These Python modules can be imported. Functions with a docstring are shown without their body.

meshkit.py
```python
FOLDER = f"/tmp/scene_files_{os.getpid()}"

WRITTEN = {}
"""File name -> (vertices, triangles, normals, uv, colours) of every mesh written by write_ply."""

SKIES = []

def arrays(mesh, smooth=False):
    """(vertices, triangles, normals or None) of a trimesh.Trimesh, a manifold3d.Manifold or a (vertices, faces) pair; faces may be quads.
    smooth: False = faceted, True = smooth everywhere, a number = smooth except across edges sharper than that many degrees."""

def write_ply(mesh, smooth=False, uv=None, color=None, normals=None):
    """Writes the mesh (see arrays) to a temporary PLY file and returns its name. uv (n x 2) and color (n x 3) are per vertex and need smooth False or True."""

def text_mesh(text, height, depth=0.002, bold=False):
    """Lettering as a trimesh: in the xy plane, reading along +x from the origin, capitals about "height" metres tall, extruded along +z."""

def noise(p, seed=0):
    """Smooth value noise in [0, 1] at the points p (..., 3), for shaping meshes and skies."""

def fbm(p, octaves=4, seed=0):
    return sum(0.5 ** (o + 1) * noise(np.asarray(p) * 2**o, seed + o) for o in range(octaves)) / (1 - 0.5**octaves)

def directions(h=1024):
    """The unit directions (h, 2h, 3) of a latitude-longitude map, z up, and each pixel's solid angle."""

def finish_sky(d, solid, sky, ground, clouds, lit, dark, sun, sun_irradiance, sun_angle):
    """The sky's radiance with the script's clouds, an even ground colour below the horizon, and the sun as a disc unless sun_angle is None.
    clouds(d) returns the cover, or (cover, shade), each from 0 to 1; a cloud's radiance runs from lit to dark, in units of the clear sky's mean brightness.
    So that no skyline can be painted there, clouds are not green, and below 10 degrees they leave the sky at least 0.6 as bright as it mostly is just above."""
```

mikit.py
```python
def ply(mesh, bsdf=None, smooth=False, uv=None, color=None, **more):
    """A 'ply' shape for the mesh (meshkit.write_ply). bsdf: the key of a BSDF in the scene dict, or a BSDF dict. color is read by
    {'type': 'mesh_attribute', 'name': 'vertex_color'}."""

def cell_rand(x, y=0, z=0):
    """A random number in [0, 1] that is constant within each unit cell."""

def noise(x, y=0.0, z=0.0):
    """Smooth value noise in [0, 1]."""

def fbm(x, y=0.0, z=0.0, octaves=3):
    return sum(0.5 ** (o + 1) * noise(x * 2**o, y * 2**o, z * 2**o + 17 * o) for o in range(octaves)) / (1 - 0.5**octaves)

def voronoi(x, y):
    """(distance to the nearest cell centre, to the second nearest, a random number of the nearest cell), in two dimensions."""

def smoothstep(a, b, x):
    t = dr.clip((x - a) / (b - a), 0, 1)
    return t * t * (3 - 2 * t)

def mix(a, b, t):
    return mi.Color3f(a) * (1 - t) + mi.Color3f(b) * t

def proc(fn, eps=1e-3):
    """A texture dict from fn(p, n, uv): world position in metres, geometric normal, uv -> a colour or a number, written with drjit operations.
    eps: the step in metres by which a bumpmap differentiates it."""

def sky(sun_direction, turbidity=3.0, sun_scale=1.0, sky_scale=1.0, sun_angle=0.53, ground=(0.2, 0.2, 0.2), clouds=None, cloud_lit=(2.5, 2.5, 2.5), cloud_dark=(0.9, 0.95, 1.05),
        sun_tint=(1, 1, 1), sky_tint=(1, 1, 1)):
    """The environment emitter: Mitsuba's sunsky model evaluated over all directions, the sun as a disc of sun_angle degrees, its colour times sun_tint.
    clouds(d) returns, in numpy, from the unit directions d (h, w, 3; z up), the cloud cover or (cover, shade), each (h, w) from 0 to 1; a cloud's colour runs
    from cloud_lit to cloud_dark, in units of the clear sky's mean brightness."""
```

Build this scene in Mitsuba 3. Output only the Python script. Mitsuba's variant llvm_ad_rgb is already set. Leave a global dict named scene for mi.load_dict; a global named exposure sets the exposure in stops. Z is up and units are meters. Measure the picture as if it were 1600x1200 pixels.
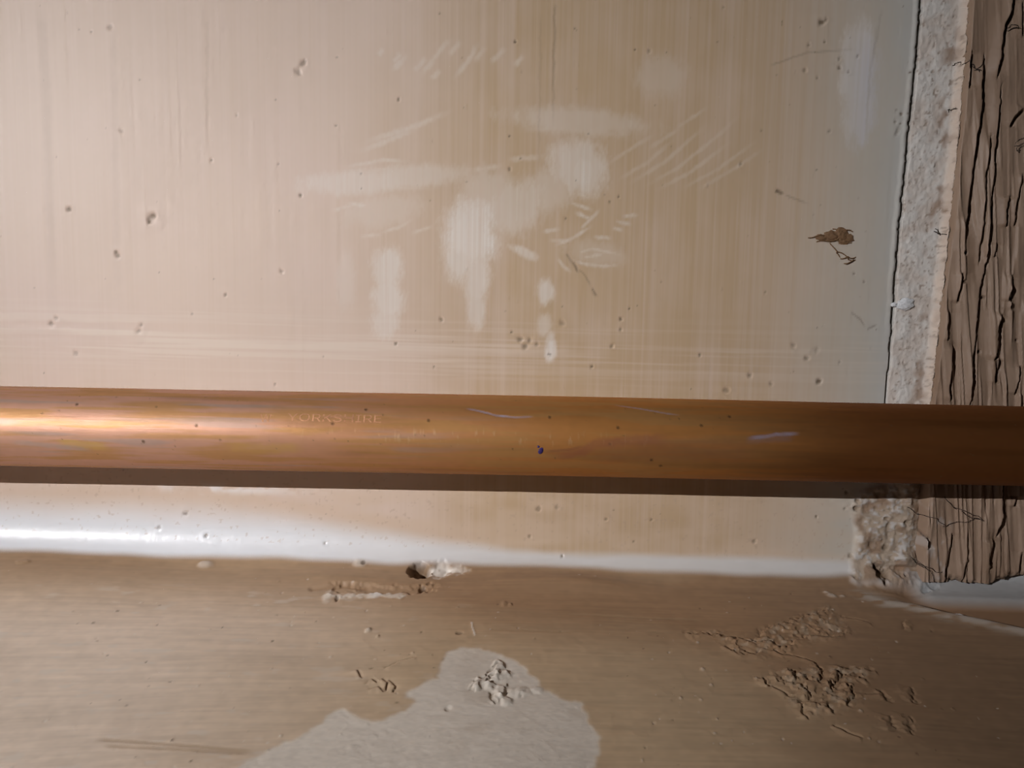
import math, numpy as np, trimesh, mitsuba as mi, drjit as dr
import mikit, meshkit
from meshkit import fbm, noise as vnoise
from scipy.ndimage import gaussian_filter
from mikit import proc

T = mi.ScalarTransform4f
scene, labels = {}, {}
MM = 0.001

# ------------------------------------------------------------------ camera, light, exposure
# World: the painted wall is the plane y = 0 and faces -y; x runs right, z up; lengths below in millimetres.
ROLL = math.radians(1.03)
PITCH = math.radians(6.0)
CAM = np.array([0, -163.6, 24.8]) * MM
fwd = np.array([0, math.cos(PITCH), -math.sin(PITCH)])
up0 = np.array([0, math.sin(PITCH), math.cos(PITCH)])
up = -math.sin(ROLL) * np.array([1.0, 0, 0]) + math.cos(ROLL) * up0
scene['camera'] = {
    'type': 'perspective', 'fov': 2 * math.degrees(math.atan(800 / 1202.0)), 'fov_axis': 'x',
    'near_clip': 0.005, 'far_clip': 20.0,
    'to_world': T().look_at(origin=CAM.tolist(), target=(CAM + fwd).tolist(), up=up.tolist()),
}
# the torch that lights the corner: a narrow beam from the upper left
LIGHT = np.array([-401, -445, 160]) * MM
AIM = np.array([-32, 0, 14]) * MM
scene['torch_beam'] = {
    'type': 'spot', 'to_world': T().look_at(origin=LIGHT.tolist(), target=AIM.tolist(), up=[0, 0, 1]),
    'intensity': {'type': 'rgb', 'value': [1.160, 1.145, 1.170]}, 'cutoff_angle': 20.0, 'beam_width': 3.0,
}
scene['dim_room'] = {'type': 'constant', 'radiance': {'type': 'rgb', 'value': [0.0030, 0.0029, 0.0027]}}
exposure = 0.0


# ------------------------------------------------------------------ helpers
def tag(key, label=None, category=None, group=None, kind=None):
    labels[key] = {k: v for k, v in dict(label=label, category=category, group=group, kind=kind).items() if v}


def sstep(a, b, x):
    t = np.clip((x - a) / (b - a), 0, 1)
    return t * t * (3 - 2 * t)


def lerp(a, b, t):
    return a * (1 - t) + b * t


def mixc(c, d, m):
    return c * (1 - m[..., None]) + np.asarray(d, float) * m[..., None]


def grid_faces(n, m):
    i, j = np.meshgrid(np.arange(n - 1), np.arange(m - 1), indexing='ij')
    a = i * m + j
    return np.stack([a, a + 1, a + m + 1, a + m], -1).reshape(-1, 4)


def nz2(x, y, seed=0, octaves=3):
    """fbm over two numpy arrays of coordinates, 0 to 1."""
    return fbm(np.stack([x, y, np.full_like(x, 0.37 + seed)], -1), octaves, seed)


def seg_dist(px, py, pts):
    """Distance, signed side and progress to a polyline, on arrays of points."""
    best = np.full(px.shape, 1e9)
    side = np.zeros(px.shape)
    prog = np.zeros(px.shape)
    lens = [math.dist(a, b) for a, b in zip(pts, pts[1:])]
    tot, run = sum(lens), 0.0
    for (a, b), ln in zip(zip(pts, pts[1:]), lens):
        dx, dy = b[0] - a[0], b[1] - a[1]
        t = np.clip(((px - a[0]) * dx + (py - a[1]) * dy) / (dx * dx + dy * dy + 1e-12), 0, 1)
        ex, ey = px - a[0] - t * dx, py - a[1] - t * dy
        d = np.hypot(ex, ey)
        near = d < best
        best = np.where(near, d, best)
        side = np.where(near, np.sign(dx * ey - dy * ex), side)
        prog = np.where(near, (run + t * ln) / max(tot, 1e-9), prog)
        run += ln
    return best, side, prog


def inside(px, py, poly):
    out = np.zeros(px.shape, bool)
    n = len(poly)
    for i in range(n):
        (x0, y0), (x1, y1) = poly[i], poly[(i + 1) % n]
        hit = ((y0 > py) != (y1 > py)) & (px < (x1 - x0) * (py - y0) / (y1 - y0 + 1e-12) + x0)
        out ^= hit
    return out


def axis(fine0, fine1, step, far0, far1):
    """Grid lines: even between fine0 and fine1, then ever wider out to far0 and far1."""
    a = list(np.arange(fine0, fine1 + 1e-9, step))
    s, lo, hi = step, [], []
    x = a[0]
    while x > far0:
        s *= 1.45
        x -= s
        lo.append(max(x, far0))
    s, x = step, a[-1]
    while x < far1:
        s *= 1.45
        x += s
        hi.append(min(x, far1))
    return np.array(lo[::-1] + a + hi)


def window(X, Y, x, y, r):
    """The slices of a grid (rows by Y, columns by X) within r of a point."""
    i0, i1 = np.searchsorted(Y, [y - r, y + r])
    j0, j1 = np.searchsorted(X, [x - r, x + r])
    return slice(i0, i1), slice(j0, j1)


def submesh(v, f, keep):
    f = f[keep]
    use, inv = np.unique(f, return_inverse=True)
    return use, inv.reshape(f.shape)


def vertex_normals(v, quads):
    n = np.zeros_like(v)
    q = np.cross(v[quads[:, 2]] - v[quads[:, 0]], v[quads[:, 3]] - v[quads[:, 1]])
    for k in range(4):
        np.add.at(n, quads[:, k], q)
    return n / np.maximum(np.linalg.norm(n, axis=1, keepdims=True), 1e-20)


def put(key, v, quads, bsdf, color=None, normals=None, keep=None):
    """Write a quad grid, or the faces of it that keep picks, as one shape with shared smooth normals."""
    if keep is not None:
        use, quads = submesh(v, quads, keep)
        v = v[use]
        color = None if color is None else color[use]
        normals = None if normals is None else normals[use]
    f = np.vstack([quads[:, [0, 1, 2]], quads[:, [0, 2, 3]]])
    path = meshkit.write_ply((v, f), True, None, color, normals)
    scene[key] = {'type': 'ply', 'filename': path, 'face_normals': False, 'bsdf': {'type': 'ref', 'id': bsdf}}


# ------------------------------------------------------------------ materials
VC = {'type': 'mesh_attribute', 'name': 'vertex_color'}


def gloss_paint(rough, spec, bump, scale=1.0, eps=1e-4):
    return {'type': 'twosided', 'b': {'type': 'bumpmap', 'arbitrary': proc(bump, eps), 'scale': scale,
            'bsdf': {'type': 'principled', 'base_color': VC, 'roughness': rough, 'specular': spec}}}


def wall_bump(p, n, uv):
    x, z = p.x * 1000, p.z * 1000
    a = mikit.noise(x * 3.2 + 0.4 * mikit.noise(z * 0.2, x * 0.3), z * 0.10, 3.0)
    b = mikit.noise(x * 1.1, z * 0.05, 8.0)
    c = mikit.fbm(x * 1.6, z * 1.6, 5.0, 2)
    return (a * 0.011 + b * 0.020 + c * 0.016) * 0.001


def ledge_bump(p, n, uv):
    x, y = p.x * 1000, p.y * 1000
    a = mikit.noise(x * 0.12, y * 2.4, 3.0)
    c = mikit.fbm(x * 1.3, y * 2.0, p.z * 900, 3)
    return (a * 0.014 + c * 0.036) * 0.001


def grit_bump(p, n, uv):
    x, z = p.x * 1000, p.z * 1000
    return (mikit.fbm(x * 2.6, z * 2.6, p.y * 2000, 3) * 0.16) * 0.001


def wood_bump(p, n, uv):
    x, z = p.x * 1000, p.z * 1000
    return (mikit.fbm(x * 1.6, z * 0.30, 2.0, 2) * 0.06 + mikit.fbm(x * 1.5, z * 1.2, 6.0, 2) * 0.05) * 0.001


scene['wall_paint'] = gloss_paint(0.45, 0.20, wall_bump)
scene['gloss_caulk'] = gloss_paint(0.36, 0.55, wall_bump)
scene['ledge_paint'] = gloss_paint(0.50, 0.28, ledge_bump)
scene['bare_plaster'] = gloss_paint(0.75, 0.20, grit_bump)
scene['undercoat'] = gloss_paint(0.75, 0.20, ledge_bump, 1.6)
scene['wood_paint'] = gloss_paint(0.52, 0.35, wood_bump)

# ------------------------------------------------------------------ wall and ledge: one swept profile
# Profile: flat wall above, a concave fillet, then a ledge that slopes gently towards the viewer. s runs down the profile.
FR, FT, ZF, ZSLOPE = 8.0, math.radians(78), -25.8, -0.0143
ARC = FR * FT


def profile(s):
    phi = np.clip(s, 0, ARC) / FR
    rest = np.maximum(s - ARC, 0)
    t = FR * (1 - np.cos(phi)) + rest * math.sin(FT)
    z = -FR * np.sin(phi) - rest * math.cos(FT) + np.maximum(-s, 0)
    return t, z, np.cos(phi), np.sin(phi)


XS = axis(-121, 121, 0.22, -420, 420)
SS = np.concatenate([axis(-124, -14, 0.34, -420, -14), np.arange(-13.75, 14, 0.22), axis(14.0, 74, 0.22, 14.0, 150)])
X, S = np.meshgrid(XS, SS)
TT, ZZ, NO, NU = profile(S)
Z0 = ZF + ZSLOPE * X + ZZ
Zw = Z0                                    # height on the wall, used by the wall's features
rng = np.random.default_rng(7)
H = np.zeros_like(X)                       # displacement along the profile's normal
onwall = 1 - sstep(2.0, 9.0, S)
onledge = sstep(4.0, 9.0, S)

# colour layers of the wall
streak = nz2(X * 0.85, Zw * 0.012, 1, 2)
streak2 = nz2(X * 2.6 + 0.25 * Zw * 0.02, Zw * 0.025, 2, 2)
cloud = nz2(X * 0.035, Zw * 0.035, 3, 3)
cloud2 = nz2(X * 0.14, Zw * 0.10, 4, 3)
CREAM, FILM, GREEN, WHITE = [np.array(c) for c in ((0.640, 0.510, 0.425), (0.495, 0.358, 0.225), (0.500, 0.492, 0.440), (0.76, 0.715, 0.66))]
col = np.empty(X.shape + (3,))
col[:] = CREAM
pink = sstep(0.45, 0.75, nz2(X * 0.05, Zw * 0.05, 31, 2)) * (1 - sstep(-60, -20, X))
col = mixc(col, (0.655, 0.52, 0.455), 0.7 * pink)
film = sstep(-38, 10, X + 40 * (cloud - 0.5)) * (1 - sstep(48, 84, X + 26 * (cloud - 0.5)))
film = np.clip(film * (0.62 + 0.75 * (cloud2 - 0.3)) + 0.10, 0, 1)
film = np.clip(film + (streak - 0.5) * 0.50 * (0.22 + film) + (streak2 - 0.5) * 0.55 * (0.18 + film), 0, 1)
band = np.exp(-((Zw - 14.5 + 0.016 * X) / 5.5) ** 2) * (0.35 + 0.65 * (1 - sstep(-40, 20, X)))   # horizontal brush band
bstr = nz2(X * 0.02, Zw * 1.6, 5, 2)
film = film * (1 - 0.45 * band * sstep(0.45, 0.6, bstr))
bpale = band * sstep(0.46, 0.60, bstr) * (0.4 + 0.6 * sstep(0.35, 0.6, nz2(X * 0.06, Zw * 0.8, 6, 2)))
H += onwall * band * (bstr - 0.5) * 0.10


# where the dirt film has been rubbed away: (centre, radii, strength)
rubbed = np.zeros_like(X)


def blob(c, rx, rz, w, ang=0.0, soft=0.35, seed=0):
    r = 2.2 * max(rx, rz)
    sl = window(XS, SS, c[0], (ZF + ZSLOPE * c[0]) - c[1], r)
    x, z = X[sl] - c[0], Zw[sl] - c[1]
    ca, sa = math.cos(math.radians(ang)), math.sin(math.radians(ang))
    a, b = (x * ca + z * sa) / rx, (-x * sa + z * ca) / rz
    q = np.hypot(a, b) + 0.95 * (nz2(X[sl] * 0.6, Zw[sl] * 0.3, 40 + seed, 4) - 0.5) + 0.6 * (nz2(X[sl] * 2.6, Zw[sl] * 1.3, 140 + seed, 3) - 0.5)
    rubbed[sl] = np.maximum(rubbed[sl], w * (1 - sstep(1 - soft, 1 + soft, q)))


def stroke(pts, width, w, seed=0):
    xs, zs = [p[0] for p in pts], [p[1] for p in pts]
    cx, cz = (min(xs) + max(xs)) / 2, (min(zs) + max(zs)) / 2
    r = max(max(xs) - min(xs), max(zs) - min(zs)) / 2 + 3 * width
    sl = window(XS, SS, cx, (ZF + ZSLOPE * cx) - cz, r)
    d, _, pr = seg_dist(X[sl], Zw[sl], pts)
    d = d + 1.3 * width * (nz2(X[sl] * 1.3, Zw[sl] * 1.3, 60 + seed, 3) - 0.5)
    m = (1 - sstep(0.1 * width, 1.2 * width, d)) * sstep(0, 0.3, pr) * (1 - sstep(0.65, 1.0, pr)) * (0.45 + 0.9 * nz2(X[sl] * 1.8, Zw[sl] * 0.5, 160 + seed, 2)).clip(0, 1)
    rubbed[sl] = np.maximum(rubbed[sl], w * m)
    return sl, m


for i, (c, rx, rz, w, ang) in enumerate([
    ((-8.9, 39.1), 5.4, 6.8, 0.90, 0), ((-8.4, 42.4), 4.5, 4.2, 0.80, 0), ((-11.2, 34.5), 3.4, 5.5, 0.75, 0), ((-7.9, 29.2), 2.7, 6.0, 0.72, 0), ((-8.0, 23.1), 1.8, 4.2, 0.62, 0),
    ((-0.7, 44.6), 8.5, 5.0, 0.48, 28), ((-4.7, 47.8), 6.0, 4.2, 0.34, 0), ((5.9, 47.9), 7.0, 4.2, 0.34, 25), ((13.1, 53.0), 5.8, 5.8, 0.62, 0), ((14.1, 52.3), 3.2, 3.4, 0.72, 0),
    ((-26.7, 31.5), 3.2, 4.4, 0.62, 0), ((-26.6, 25.1), 3.1, 4.0, 0.66, 0), ((-27.1, 20.1), 3.0, 3.0, 0.55, 0), ((6.8, 27.4), 2.0, 2.6, 0.72, 0), ((6.6, 20.3), 1.6, 2.4, 0.45, 0),
    ((8.2, 14.9), 1.2, 2.5, 0.95, 0), ((8.0, 16.6), 1.0, 2.2, 0.6, 0), ((12.9, 62.3), 14.0, 2.6, 0.36, -4), ((2.2, 35.4), 3.0, 1.0, 0.6, -24),
    ((69.9, 74.1), 3.6, 8.5, 0.80, 0), ((70.6, 66.5), 3.2, 8.0, 0.7, 0), ((-32.7, 49.2), 12.0, 2.3, 0.45, 3), ((-20.7, 50.7), 10, 2.2, 0.42, 3), ((29.1, 71.5), 5, 4, 0.25, 0),
    ((17.0, 35.6), 6.0, 2.6, 0.22, -5), ((-27.4, 43.4), 8, 3, 0.22, 10), ((-35.5, 28.7), 2.0, 6.0, 0.22, 0)]):
    blob(c, rx, rz, 0.92 * w, ang, 0.42, i)
scr = [
    [(-25.8, 73.3), (-23.7, 75.4)], [(-26.1, 71.6), (-22.2, 75.2)], [(-21.5, 71.6), (-18.5, 74.7)], [(-20.2, 70.4), (-15.0, 77.1), (-12.8, 78.6)], [(-14.3, 74.8), (-11.5, 78.1)], [(-17.9, 70.1), (-15.6, 72.3)], [(-13.6, 69.8), (-9.7, 74.6), (-7.5, 78.4)],
    [(-9.0, 73.4), (-6.5, 77.2)], [(-5.8, 73.4), (-2.3, 77.0)], [(-1.2, 72.9), (1.4, 75.3)], [(-28.7, 74.6), (-27.4, 76.2)], [(-32.7, 57.0), (-22.1, 60.4), (-11.8, 64.7)], [(-33.4, 55.1), (-27.4, 57.5), (-19.5, 61.1)],
    [(-1.6, 62.8), (6.9, 63.2), (14.8, 63.9)], [(-0.9, 60.4), (8.3, 60.9), (17.6, 60.3), (25.6, 58.9)], [(-2.2, 54.3), (5.8, 55.1)], [(-10.1, 51.8), (-2.1, 53.3)],
]
scr += [[(20.5, 50.2), (27.1, 54.2), (33.5, 59.8)], [(22.6, 49.3), (31.0, 54.6), (40.0, 62.8)], [(25.9, 48.9), (33.7, 53.4), (42.7, 60.9), (47.1, 65.5)], [(17.8, 53.1), (24.3, 57.4), (29.5, 60.7)], [(28.6, 48.3), (36.4, 52.6), (45.4, 59.7)], [(33.9, 48.7), (41.7, 53.1), (50.7, 59.8)],
        [(37.3, 48.5), (45.7, 53.6), (52.1, 58.1)], [(32.1, 60.7), (39.8, 66.0)], [(27.0, 56.8), (34.7, 62.0)]]
scr += [[(-40.7, 47.1), (-27.4, 48.4), (-15.4, 48.1)], [(-39.4, 49.8), (-27.4, 52.0), (-8.8, 51.6)], [(-36.7, 52.1), (-27.4, 53.9), (-20.8, 53.5)], [(-38.8, 43.2), (-32.7, 44.9)], [(-28.7, 38.8), (-24.0, 40.2), (-20.7, 42.5)], [(-32.8, 38.1), (-27.4, 38.7)], [(-22.0, 38.9), (-16.7, 40.7)], [(-35.4, 44.9), (-30.1, 44.4)]]
scr += [[(5.5, 39.8), (9.9, 40.4)], [(6.8, 38.0), (12.9, 38.1)], [(7.8, 36.7), (12.2, 38.6), (16.8, 41.6)], [(11.0, 34.6), (14.4, 33.3), (19.1, 32.9), (23.5, 33.3)], [(11.6, 34.9), (16.3, 36.5), (22.4, 35.3), (23.5, 33.5)], [(13.6, 34.4), (19.7, 35.5)], [(8.9, 34.8), (10.3, 32.8), (12.4, 31.1)],
        [(12.0, 44.1), (16.8, 42.2)], [(10.7, 46.1), (16.7, 44.2)], [(13.5, 40.2), (16.1, 42.9), (18.0, 44.9)], [(20.8, 42.3), (24.8, 41.5)], [(22.1, 43.2), (26.1, 43.6)], [(20.2, 40.8), (22.9, 40.4)], [(12.6, 48.1), (16.0, 46.6)], [(16.2, 38.9), (20.9, 38.7)]]
for i, pts in enumerate(scr):
    stroke(pts, 0.75 if i < 17 else 0.55 if i < 26 else 0.5, 0.36 if i < 17 else 0.26 if i < 26 else 0.34 if i < 33 else 0.5, i)
lilac = np.exp(-((X - 74.0) / 6.0) ** 2) * sstep(38, 55, Zw) * (1 - sstep(74, 88, Zw))
greenish = sstep(38, 82, X + 18 * (cloud2 - 0.5))
col = mixc(col, GREEN, 0.85 * greenish)
edgew = sstep(72, 88, X + 6 * (cloud2 - 0.5))
col = mixc(col, (0.51, 0.535, 0.545), edgew * 0.8)
col = mixc(col, FILM, np.clip(film, 0, 1) * (1 - 0.55 * greenish))
rubs = np.clip(rubbed * (0.80 + 1.0 * (streak2 - 0.5) + 0.5 * (streak - 0.5)), 0, 1)
col = mixc(col, (0.70, 0.60, 0.50), 0.55 * bpale)
col = mixc(col, lerp(WHITE, np.array([0.60, 0.60, 0.66]), lilac[..., None]), rubs * 0.92)
low = sstep(-16.0, -3.5, S) * (1 - sstep(30, 90, X) * 0.5)
lown = nz2(X * 0.06, S * 0.20, 8, 3)
lown2 = nz2(X * 0.35, S * 0.5, 9, 3)
col = mixc(col, (0.60, 0.46, 0.34), 0.6 * low * sstep(0.35, 0.6, lown))
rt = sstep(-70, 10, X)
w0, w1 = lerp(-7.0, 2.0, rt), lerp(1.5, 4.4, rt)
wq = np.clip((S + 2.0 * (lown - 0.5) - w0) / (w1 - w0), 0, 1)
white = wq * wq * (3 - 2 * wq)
col = mixc(col, lerp(np.array([0.78, 0.82, 0.86]), np.array([0.64, 0.625, 0.605]), (rt * (0.7 + 0.6 * lown).clip(0, 1))[..., None]), 0.92 * white)  # white paint, with the bluish reflection at left painted in
speck = sstep(0.66, 0.74, nz2(X * 1.5, S * 1.5, 12, 2)) * sstep(-18, -8, S) * (S < 3)
col = mixc(col, (0.44, 0.33, 0.24), 0.35 * speck)
smear = np.exp(-((S - (-8.5)) / 1.0) ** 2) * np.exp(-((X + 62) / 14.0) ** 2)
col = mixc(col, (0.80, 0.80, 0.80), 0.6 * smear * sstep(0.4, 0.6, lown2))
H += onwall * ((nz2(X * 0.03, Zw * 0.03, 13, 2) - 0.5) * 0.5 + (streak - 0.5) * 0.028 + (lown2 - 0.5) * 0.10 * low)

# pits and pimples of the plaster: (place, radius, depth, dirt)
pits = [((-76.2, 41.0), 1.5, 0.34, 0.5), ((-75.6, 41.8), 0.8, 0.28, 0.75), ((-76.6, 40.3), 0.65, 0.25, 0.85), ((-45.0, 71.2), 1.0, 0.28, 0.45), ((-44.2, 72.8), 0.8, 0.25, 0.5), ((-43.7, 73.3), 0.5, 0.2, 0.6), ((-83.4, 33.2), 0.8, 0.30, 0.7),
        ((-83.8, 34.0), 0.5, 0.25, 0.7), ((-93.4, 42.7), 0.7, 0.28, 0.8), ((-98.1, 18.8), 0.9, 0.22, 0.5), ((-96.9, 19.9), 0.7, 0.2, 0.45), ((-79.5, 17.4), 0.9, 0.22, 0.5), ((-78.9, 18.8), 0.7, 0.2, 0.5), ((61.7, 82.9), 0.85, 0.42, 0.9), ((62.6, 83.4), 0.6, 0.3, 0.7),
        ((-49.0, 30.6), 0.7, 0.2, 0.45), ((-60.9, 25.4), 0.42, 0.25, 0.8), ((-63.3, 53.2), 0.5, 0.22, 0.6), ((-57.8, 62.4), 0.42, 0.2, 0.4), ((-49.3, 52.7), 0.42, 0.2, 0.45), ((-44.8, 46.4), 0.5, 0.25, 0.75), ((-37.3, 60.7), 0.45, 0.2, 0.55),
        ((-24.4, 66.1), 0.5, 0.25, 0.8), ((-16.1, 83.1), 0.4, 0.2, 0.6), ((-0.6, 77.9), 0.4, 0.25, 0.9), ((23.9, 76.7), 0.35, 0.25, 0.9), ((26.8, 76.5), 0.5, 0.25, 0.5), ((11.5, 80.7), 0.4, 0.2, 0.6), ((-1.5, 59.1), 0.35, 0.25, 0.9), ((-1.3, 52.4), 0.5, 0.3, 0.9),
        ((0.9, 54.7), 0.35, 0.2, 0.7), ((21.6, 47.3), 0.4, 0.3, 0.95), ((19.7, 46.2), 0.4, 0.2, 0.7), ((10.6, 42.6), 0.4, 0.2, 0.7), ((-15.2, 21.0), 0.6, 0.3, 0.6), ((-24.8, 15.8), 0.5, 0.2, 0.7), ((-0.3, 18.7), 0.4, 0.25, 0.8), ((22.8, 21.7), 0.6, 0.4, 0.9),
        ((22.9, 19.6), 0.5, 0.3, 0.6), ((21.2, 16.1), 0.6, 0.3, 0.6), ((17.0, 11.6), 0.5, 0.35, 0.95), ((24.6, 24.1), 0.35, 0.3, 0.95), ((10.5, 20.8), 0.9, 0.25, 0.35), ((-16.7, 11.0), 0.35, 0.2, 0.7), ((59.4, 78.3), 0.45, 0.25, 0.6), ((58.9, 73.3), 0.6, 0.3, 0.5),
        ((61.5, 71.9), 0.5, 0.3, 0.6), ((65.8, 75.7), 0.4, 0.3, 0.8), ((65.9, 73.9), 0.5, 0.3, 0.8), ((67.8, 73.2), 0.45, 0.25, 0.7), ((69.5, 76.3), 0.4, 0.25, 0.7), ((62.6, 79.0), 0.4, 0.25, 0.8), ((46.7, 54.4), 0.5, 0.25, 0.4), ((64.6, 61.3), 0.5, 0.2, 0.5),
        ((59.7, 16.9), 0.7, 0.3, 0.4), ((62.7, 14.2), 0.7, 0.35, 0.5), ((50.8, 10.4), 0.7, 0.35, 0.6), ((55.4, 8.6), 0.6, 0.25, 0.5), ((65.6, 9.3), 0.8, 0.45, 0.9), ((64.5, 15.9), 0.9, 0.2, 0.3), ((39.9, 14.5), 0.5, 0.25, 0.6), ((45.9, 7.1), 0.8, 0.3, 0.4),
        ((69.7, 13.5), 0.5, 0.2, 0.5), ((71.6, 32.3), 0.4, 0.2, 0.6), ((73.8, 30.6), 0.4, 0.2, 0.5), ((53.1, 28.0), 0.4, 0.2, 0.5), ((41.6, 85.3), 0.4, 0.2, 0.4), ((78.2, 65.7), 0.45, 0.25, 0.8), ((79.2, 65.0), 0.5, 0.3, 0.9), ((78.1, 63.4), 0.45, 0.25, 0.7), ((79.2, 63.1), 0.4, 0.25, 0.8), ((78.7, 61.5), 0.4, 0.2, 0.6), ((80.4, 73.3), 0.4, 0.3, 0.9), ((-97.5, 83.4), 0.3, 0.15, 0.5), ((-92.0, 82.0), 0.3, 0.2, 0.7), ((-81.7, 58.7), 0.8, 0.12, 0.25),
        ((-83.3, 79.4), 0.7, 0.12, 0.3), ((-87.2, 78.3), 0.4, 0.15, 0.4), ((-37.1, 74.2), 0.4, 0.15, 0.4), ((-50.7, 6.7), 0.4, 0.15, 0.4), ((-68.1, 21.4), 0.4, 0.15, 0.4), ((-93.1, 12.5), 0.7, 0.15, 0.4), ((72.9, -14.8), 0.7, 0.4, 0.8), ((72.8, -18.4), 0.5, 0.3, 0.8)]
pits += [((1.5, 17.2), 0.9, 0.3, 0.6), ((2.6, 15.7), 0.9, 0.3, 0.6), ((3.6, 17.0), 0.7, 0.25, 0.5), ((5.3, 16.2), 0.6, 0.2, 0.4), ((-66.2, -26.8), 0.6, 0.3, 0.6), ((-76.5, -25.3), 0.7, 0.2, 0.4), ((-40.2, -28.0), 0.5, 0.2, 0.5), ((11.6, -29.7), 0.45, 0.3, 0.9), ((4.5, -25.8), 0.5, 0.3, 0.5),
         ((30.9, -21.6), 0.5, 0.2, 0.6), ((21.0, -21.6), 0.5, 0.2, 0.6), ((27.2, -26.5), 0.4, 0.2, 0.5), ((53.7, -26.0), 0.6, 0.3, 0.4), ((66.8, -20.3), 0.4, 0.3, 0.8), ((6.1, -19.6), 0.9, 0.15, 0.5), ((10.2, -19.2), 0.8, 0.15, 0.4), ((-70.6, -22.1), 0.8, 0.25, 0.6)]
for k in range(240):
    x, z = rng.uniform(-115, 88), rng.uniform(-22, 92)
    if rng.random() < 0.45 and x < 10:
        continue
    pits.append(((x, z), rng.uniform(0.14, 0.30), rng.uniform(0.05, 0.16), rng.uniform(0.2, 0.7)))
DIRT = np.array([0.16, 0.115, 0.075])


def pit(c, r, d, dirt):
    sl = window(XS, SS, c[0], (ZF + ZSLOPE * c[0]) - c[1], 3.2 * r)
    x, z = X[sl] - c[0], Zw[sl] - c[1]
    wob = 1.3 * (nz2(X[sl] * 1.4, Zw[sl] * 1.4, 80, 3) - 0.5)
    q = np.hypot(x, z) / r + wob
    H[sl] += -0.62 * d * (1 - sstep(0.15, 1.05, q)) + 0.10 * d * np.exp(-((q - 1.4) / 0.6) ** 2)
    m = dirt * (1 - sstep(0.2, 0.85, q))
    col[sl] = mixc(col[sl], DIRT, m)


for p in pits:
    pit(*p)
for k in range(50):                        # pimples
    x, z = rng.uniform(-20, 90), rng.uniform(-20, 92)
    pit((x, z), rng.uniform(0.25, 0.5), -rng.uniform(0.06, 0.22), 0.0)


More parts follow.
